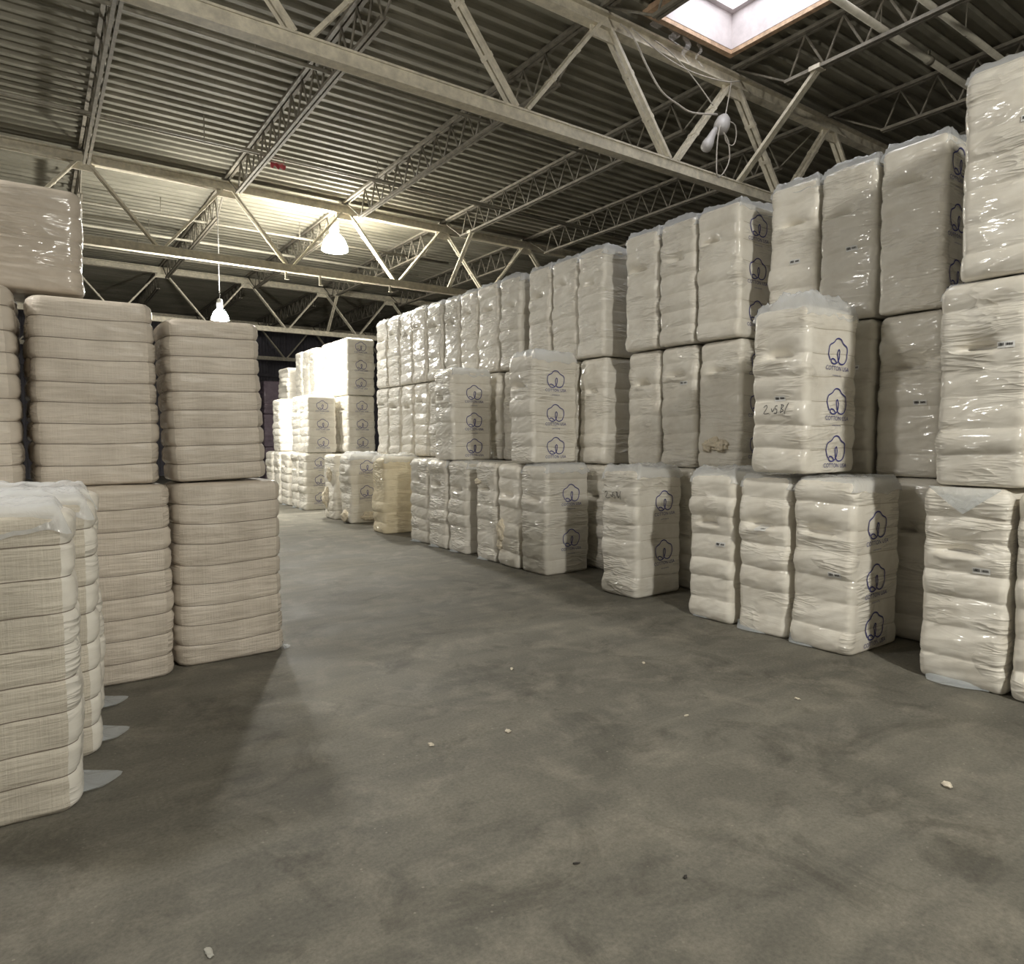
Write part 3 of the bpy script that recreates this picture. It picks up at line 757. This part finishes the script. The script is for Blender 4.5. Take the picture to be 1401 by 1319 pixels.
# --- front row, floor tier
G1 = 'film wrapped bales of the right aisle front row'
o, b = right_bale(X1, 1.2, 1.755, 0, 'film-wrapped cotton bale cut off by the right picture edge at floor level', G1, 201)
add_flap(o, b, .1, -.25, .12)
o, b = right_bale(X1, 1.775, 2.325, 0, 'film-wrapped bale on the floor under the near tall stack, with hanging film over its top', G1, 202, rz=0)
add_tag(o, b, -.12, .82); add_flap(o, b, .22, -.18, .13)
mb = MB(); vs = []                                   # triangle of film hanging over the front
for i in range(13):
    t = i / 12; u = .22 - .44 * t; dep = .17 * (1 - abs(2 * t - 1)) + .012
    for j in range(5): vs.append((-b.D / 2 - .05 - .012 * math.sin(t * PI) - .008 * math.sin(t * 12 + j), u, H0 + .0 - dep * j / 4))
mb.add(vs, [(i * 5 + j, (i + 1) * 5 + j, (i + 1) * 5 + j + 1, i * 5 + j + 1) for i in range(12) for j in range(4)]); mb.build('hanging_film', M['flap'], o, smooth=True)
o, b = right_bale(X1, 2.80, 3.34, 0, 'logo-printed bale nearest on the right floor, first of the trio under the two-high bale', G1, 203, rz=0)
add_logos(o, b, (.17, .56, .985), u=-.02, rot=.04); add_ties(o, b); add_tag(o, b, -.13, .63); add_flap(o, b, .28, -.05, .09); add_film(o, b, .022, 11)
o, b = right_bale(X1, 3.38, 3.885, 0, 'plain film-wrapped bale, middle of the floor trio left of the nearest printed bale', G1, 204, rz=R(1.5))
add_tag(o, b, .0, .93); add_flap(o, b, .25, -.12, .10); add_film(o, b, .018, 12)
o, b = right_bale(X1, 3.92, 4.45, 0, 'plain film-wrapped bale, leftmost of the floor trio beside the gap', G1, 205, rz=R(-1))
add_tag(o, b, -.13, .73); add_flap(o, b, .2, -.1, .06); add_film(o, b, .06, 13)
o, b = right_bale(X1 + .02, 5.16, 5.72, 0, 'free-standing logo-printed bale alone on the floor between two gaps, pen marks on its face', G1, 206, rz=R(2.5))
add_logos(o, b, (.46, 1.0), u=.06, rot=.03); add_ties(o, b); add_film(o, b, .055, 14)
link('handwritten_mark', b.decal('scr', 'front', SCR, 0.08, 1.08, .006, M['ink_black']), None, o)
o, b = right_bale(X1 - .02, 6.68, 7.22, 0, 'logo-printed floor bale supporting the two-high printed bale beside the lone bale', G1, 207, rz=R(1.5))
add_logos(o, b, (.42, .99), u=.04); add_ties(o, b); add_film(o, b, .02, 15)
o, b = right_bale(X1, 7.26, 7.78, 0, 'floor bale with cotton bursting from its torn right corner', G1, 208)
add_tuft(o, b, 'front', .16, .47, 3, .05, .07, .13); add_tuft(o, b, 'front', .2, .28, 4, .04, .05, .08)
o, b = right_bale(X1, 7.82, 8.34, 0, 'floor bale with ragged film at its upper corner, left of the torn bale', G1, 209)
add_tuft(o, b, 'front', .20, 1.1, 6, .03, .07, .04); add_flap(o, b, .2, -.1, .1)
for k, (y0, y1, lb) in enumerate(((8.6, 9.16, 'plain floor bale with shadowed side, right end of the three under the printed two-high bale'), (9.2, 9.78, 'plain floor bale, middle of the three below the farther two-high printed bale'), (9.86, 10.46, 'plain floor bale beside the yellowish bale, with film toes on the floor'))):
    o, b = right_bale(X1, y0, y1, 0, lb, G1); add_flap(o, b, .22, -.1, .12); add_film(o, b, .012, 16 + k)
o, b = right_bale(X1 - .06, 11.3, 11.9, 0, 'yellowish bale with soft crumpled film standing on the floor in mid distance', G1, 210, mat='film_yellow', rz=R(-2), dent=False, wob=1.6)
add_film(o, b, .07, 19)
o, b = right_bale(X1 + .02, 13.1, 13.7, 0, 'logo-printed floor bale with a torn burst foot beyond the yellowish bale', G1, 211, rz=R(-3), wob=2.2)
add_logos(o, b, (.62, 1.13), u=.0, rot=.06); add_ties(o, b); add_film(o, b, .07, 20)
add_tuft(o, b, 'front', -.05, .13, 8, .10, .16, .11); add_tuft(o, b, 'side', .1, .14, 9, .26, .06, .09)
o, b = right_bale(X1 + .02, 14.0, 14.6, 0, 'floor bale with torn side showing cotton, last before the cross aisle', G1, 212, wob=2.0)
add_tuft(o, b, 'front', .1, .45, 10, .09, .10, .2); add_tuft(o, b, 'front', -.05, .95, 12, .06, .08, .14)
# --- front row, second and third tier
o, b = right_bale(X1, 1.72, 2.27, 1, 'second bale up in the bright near stack at the right picture edge', 'near tall stack at right', 221, rz=0)
add_tag(o, b, -.14, .93); add_film(o, b, .01, 23)
o, b = right_bale(X1 + .02, 1.63, 2.17, 2, 'topmost bale of the bright near stack at the right picture edge', 'near tall stack at right', 222, rz=0, dent=False)
add_tag(o, b, -.13, .95); add_film(o, b, .03, 24)
o, b = right_bale(X1 - .04, 3.19, 3.735, 1, 'logo-printed bale standing second-high alone above the near floor trio', 'second-high printed bales of the front row', 223, rz=R(-1), dz=.035)
add_logos(o, b, (.17, .565, .98), u=.05, rot=-.02); add_ties(o, b); add_film(o, b, .10, 25); add_tag(o, b, -.02, .62)
link('handwritten_mark', b.decal('scr', 'front', SCR, .02, .52, .006, M['ink_black']), None, o)
o, b = right_bale(X1 - .02, 6.93, 7.47, 1, 'second-high logo-printed bale in the middle of the front row, ragged film on top', 'second-high printed bales of the front row', 224, dz=.02)
add_logos(o, b, (.18, .60, 1.03), u=.0); add_ties(o, b); add_film(o, b, .06, 26)
o, b = right_bale(X1 + .02, 9.03, 9.6, 1, 'second-high logo-printed bale farther left against brightly lit bales', 'second-high printed bales of the front row', 225)
add_logos(o, b, (.18, .58, 1.0), u=.03); add_ties(o, b); add_film(o, b, .03, 27)
# --- back row: three tiers
R2 = [(2.58, 3.13), (3.15, 3.69), (3.71, 4.23), (4.52, 5.09), (5.11, 5.64), (5.66, 6.20), (6.56, 7.09), (7.12, 7.67), (7.70, 8.23), (8.40, 8.95), (9.02, 9.60), (9.66, 10.2), (10.24, 10.76), (10.79, 11.31), (11.36, 11.92), (11.96, 12.5), (12.53, 13.08), (13.11, 13.66)]
TN = ['floor tier', 'middle tier', 'top tier']
LOGOED = {(0, 2): 1, (3, 2): 1, (3, 1): 1, (0, 1): 1, (0, 0): 1, (3, 0): 0}
for t in range(3):
    for i, (y0, y1) in enumerate(R2):
        gap = ' beside a shadowed gap' if i in (3, 6) and t else ''
        extra = ''
        if (i, t) == (0, 2): extra = ', blue prints on its right side'
        if (i, t) == (3, 2): extra = ', pale prints on its side by the gap'
        uq = 300 + i + 30 * t if (i < 6 and t) else None
        j = rnd.uniform(-.02, .02)
        lb = f'film-wrapped bale of the tall back row, {TN[t]}, {ORD[i]} from the right end'
        if (i, t) == (3, 1): lb = 'back row middle tier bale with a raw cotton patch torn open on its face'
        o, b = right_bale(X2 + j - (.0 if t < 2 else .03), y0, y1, t, lb, f'tall back row, {TN[t]}', uq)
        if (i, t) in LOGOED and LOGOED[(i, t)]:
            if uq is None: pass
            add_logos(o, b, (.24, .68, 1.12) if t else (.3, .75, 1.2), u=-.06 if i else -.17); add_ties(o, b)
        if t == 2: add_film(o, b, .05 if i < 12 else .03, 30 + i % 5)
        if t == 1 and i in (0, 1, 4): add_tag(o, b, -.1, .95 if i else .62)
        if t == 2 and i in (1, 2): add_tag(o, b, -.05, .62)
        if (i, t) == (3, 1):
            add_tuft(o, b, 'front', .04, .27, 14, .045, .10, .06); add_tuft(o, b, 'front', -.07, .25, 15, .04, .08, .07); add_tuft(o, b, 'front', .12, .24, 16, .035, .06, .06)
# --- far stack beyond the cross aisle
GF = 'far stack beyond the cross aisle'
F1 = {0: [(16.2, 16.74), (16.78, 17.3), (17.62, 18.2), (18.3, 18.85), (18.92, 19.5)], 1: [(16.2, 16.76), (16.8, 17.36), (18.3, 18.95)]}
for t in (0, 1):
    for i, (y0, y1) in enumerate(F1[t]):
        lb = f'bale at the front of the far stack, {("floor tier", "second tier")[t]}, {ORD[i]} from the cross aisle'
        o, b = right_bale(5.32 + .05 * t, y0, y1, t, lb, GF)
        if i == 0:
            add_logos(o, b, (.27, .70, 1.12) if t == 0 else (.22, .66, 1.1), u=.02); add_ties(o, b)
        if i < 3 and t == 0: add_flap(o, b, .2, -.1, .1)
F2 = [(15.85, 16.4), (16.43, 16.97), (17.0, 17.56), (18.08, 18.55), (18.58, 19.1), (19.14, 19.7)]
for t in range(3):
    for i, (y0, y1) in enumerate(F2):
        lb = f'bale in the rear column of the far stack, {TN[t].split(",")[0]}, {ORD[i]} from the cross aisle'
        o, b = right_bale(6.25, y0, y1, t, lb, GF)
        if i == 0 and t > 0: add_logos(o, b, (.27, .7, 1.14), u=.0); add_ties(o, b)
for t in range(2):
    o, b = right_bale(6.15, 20.3, 20.9, t, f'bale at the far end of the far stack, {TN[t].split(",")[0]}', GF)
o, b = right_bale(6.12, 20.2, 20.95, 2, 'rounded slumped pinkish bale lying on top at the far end of the far stack', GF, 240, dent=False, wob=2.5, rz=R(5))
o.scale = (1, 1, .74)
for t in range(3):
    for i in range(2):
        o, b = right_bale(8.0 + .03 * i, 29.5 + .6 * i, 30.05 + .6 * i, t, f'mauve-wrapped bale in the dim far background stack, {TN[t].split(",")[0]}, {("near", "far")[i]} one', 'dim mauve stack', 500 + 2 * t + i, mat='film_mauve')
# --- left pile: woven-cloth bales with broad strapped faces
def left_bale(x0, x1, y0, y1, z, label, seed, mats, group, rz=0, ry=0, H=H0, ties=True, **kw):
    bl = Bale(seed, 'woven', D=x1 - x0 - .04, T=y1 - y0 - .05, H=H, dent=False, **kw)
    o = put(bl, (x0 + x1) / 2, (y0 + y1) / 2, z, [M[m] for m in mats], label, group, rz, ry=ry, name='strapped_bale')
    if ties: add_ties(o, bl)
    return o, bl
GL = 'brown strapped bales stacked at left'
WV = ['woven', 'film_brown']
o, b = left_bale(.83, 1.63, 5.5, 6.05, 0, 'brown strapped bale on the floor at the right corner of the left stack', 401, WV, GL, rz=R(1))
add_flap(o, b, -.25, -.1, .08, 'right')
left_bale(.83, 1.51, 5.5, 6.05, H0 + .02, 'brown strapped bale on top at the right corner of the left stack, leaning slightly', 402, WV, GL, ry=R(-1.8), rz=R(1), H=1.19)
left_bale(.01, .80, 5.36, 5.90, 0, 'brown strapped floor bale half hidden behind the pale near bales', 403, WV, GL)
left_bale(.01, .76, 5.46, 6.02, H0 + .01, 'large brown strapped bale on the upper tier in the middle of the left stack', 404, WV, GL, rz=R(-1), ry=R(-.6), H=1.265)
left_bale(-.86, -.04, 5.4, 5.93, 0, 'brown strapped floor bale hidden behind the pale near bales by the left edge', 405, WV, GL)
left_bale(-.82, -.05, 5.4, 5.93, H0 + .01, 'brown strapped bale on the upper tier cut by the left picture edge', 406, WV, GL, ry=R(-1.0), H=1.29)
for i, x in enumerate((-.84, -.02)):
    for t in range(2):
        left_bale(x, x + .78, 6.17, 6.68, t * (H0 + .005), f'brown strapped bale in the second rank of the left stack, {("left", "right")[i]} column, {("floor", "upper")[t]}', 410 + i * 2 + t, WV, GL, ties=False)
# bale lying on its side across the top: built upright, then turned
left_bale(-1.08, .37, 5.98, 6.64, 2 * H0 + .01, 'film-covered brown bale lying across the top of the left stack', 420, ['film_brown', 'film_brown'], GL, H=.74, ties=False)
# near pale bales
GN = 'pale strapped bales nearest the camera at left'
PW = ['woven_pale', 'film_white']
o, b = left_bale(-.66, .15, 3.64, 4.19, 0, 'nearest pale strapped bale at the left picture edge, white padded right side', 431, PW, GN, rz=R(-2))
add_flap(o, b, -.16, .12, .20, 'right', .03); add_film(o, b, .05, 41)
o, b = left_bale(-.54, .27, 4.22, 4.76, 0, 'second pale strapped bale at left, just behind the nearest one', 432, PW, GN, rz=R(-1))
add_flap(o, b, -.16, .12, .17, 'right', .03); add_film(o, b, .06, 42)
o, b = left_bale(-.48, .32, 4.8, 5.32, 0, 'third pale bale at left, a thin sliver against the brown stack', 433, PW, GN)
add_flap(o, b, -.16, .1, .17, 'right', .02); add_film(o, b, .05, 43)

# ------------------------------------------------------------------ small bits on the floor
def bit(x, y, sx, sy, sz, mat, name, label, cat, seed):
    bm = bmesh.new(); bmesh.ops.create_icosphere(bm, subdivisions=3, radius=1); off = Vector((seed * 5.1, seed, 0))
    for v in bm.verts:
        p = v.co.copy(); d = 1 + .5 * noise.noise(p * 1.5 + off) + .25 * noise.noise(p * 4 + off)
        v.co = Vector((p.x * sx * d, p.y * sy * d, max(-.9, p.z * d) * sz))
    me = bpy.data.meshes.new(name); bm.to_mesh(me); bm.free(); zmin = min(v.co.z for v in me.vertices)
    me.polygons.foreach_set('use_smooth', [True] * len(me.polygons))
    o = link(name, me, M[mat]); o.location = (x, y, -zmin); o.rotation_euler = (0, 0, seed)
    return tag(o, label, cat)
LT = 'cotton_lint'
bit(3.62, 1.46, .028, .02, .011, 'lint', LT, 'largest white cotton lint tuft on the floor at lower right', 'lint', 1)
bit(1.76, 3.31, .018, .012, .008, 'lint', LT, 'small pale lint tuft on the floor in the middle, left of another', 'lint', 2)
bit(2.21, 3.21, .018, .013, .008, 'lint', LT, 'pale lint tuft on the floor at the centre of the aisle', 'lint', 3)
bit(2.85, 4.09, .022, .010, .007, 'lint', LT, 'flat lint scrap on the aisle floor toward the printed bales', 'lint', 4)
bit(4.05, 2.54, .020, .010, .006, 'lint', LT, 'lint tuft on the floor in front of the nearest printed bale', 'lint', 5)
bit(3.24, 2.77, .016, .008, .006, 'lint', LT, 'thin lint scrap on the floor mid right, nearer than the printed bale', 'lint', 6)
bit(3.75, 3.63, .014, .010, .007, 'lint', LT, 'tiny lint speck on the floor in front of the floor trio', 'lint', 7)
bit(.42, 2.36, .028, .012, .004, 'leaf', 'paper_scrap', 'grey paper scrap on the floor at the lower left', 'scrap', 8)
bit(1.73, 2.03, .016, .005, .004, 'debris', 'dark_chip', 'dark chip on the floor at the bottom centre', 'chip', 9)
bit(2.02, 1.72, .012, .007, .005, 'debris', 'dark_chip', 'second dark chip on the floor, right of the bottom centre', 'chip', 10)

# ------------------------------------------------------------------ world, camera, view
w = bpy.data.worlds.new('world'); SC.world = w; w.use_nodes = True
w.node_tree.nodes['Background'].inputs[0].default_value = (.55, .62, .75, 1); w.node_tree.nodes['Background'].inputs[1].default_value = .3
cam = bpy.data.cameras.new('camera'); co = bpy.data.objects.new('camera', cam); COL.objects.link(co)
f = 940.0; th = R(34.9); p = math.atan(58.5 / f)
F = Vector((math.sin(th) * math.cos(p), math.cos(th) * math.cos(p), -math.sin(p)))
Rr = Vector((math.cos(th), -math.sin(th), 0)); U = Rr.cross(F)
m4 = Matrix((Rr, U, -F)).transposed().to_4x4(); m4.translation = (0, 0, 1.70); co.matrix_world = m4
cam.sensor_fit = 'HORIZONTAL'; cam.sensor_width = 36; cam.lens = 36 * f / 1401; cam.clip_start = .05
SC.camera = co
vs_ = SC.view_settings; vs_.view_transform = 'Standard'; vs_.look = 'None'; vs_.exposure = 0.62; vs_.gamma = 1.0; vs_.use_curve_mapping = False
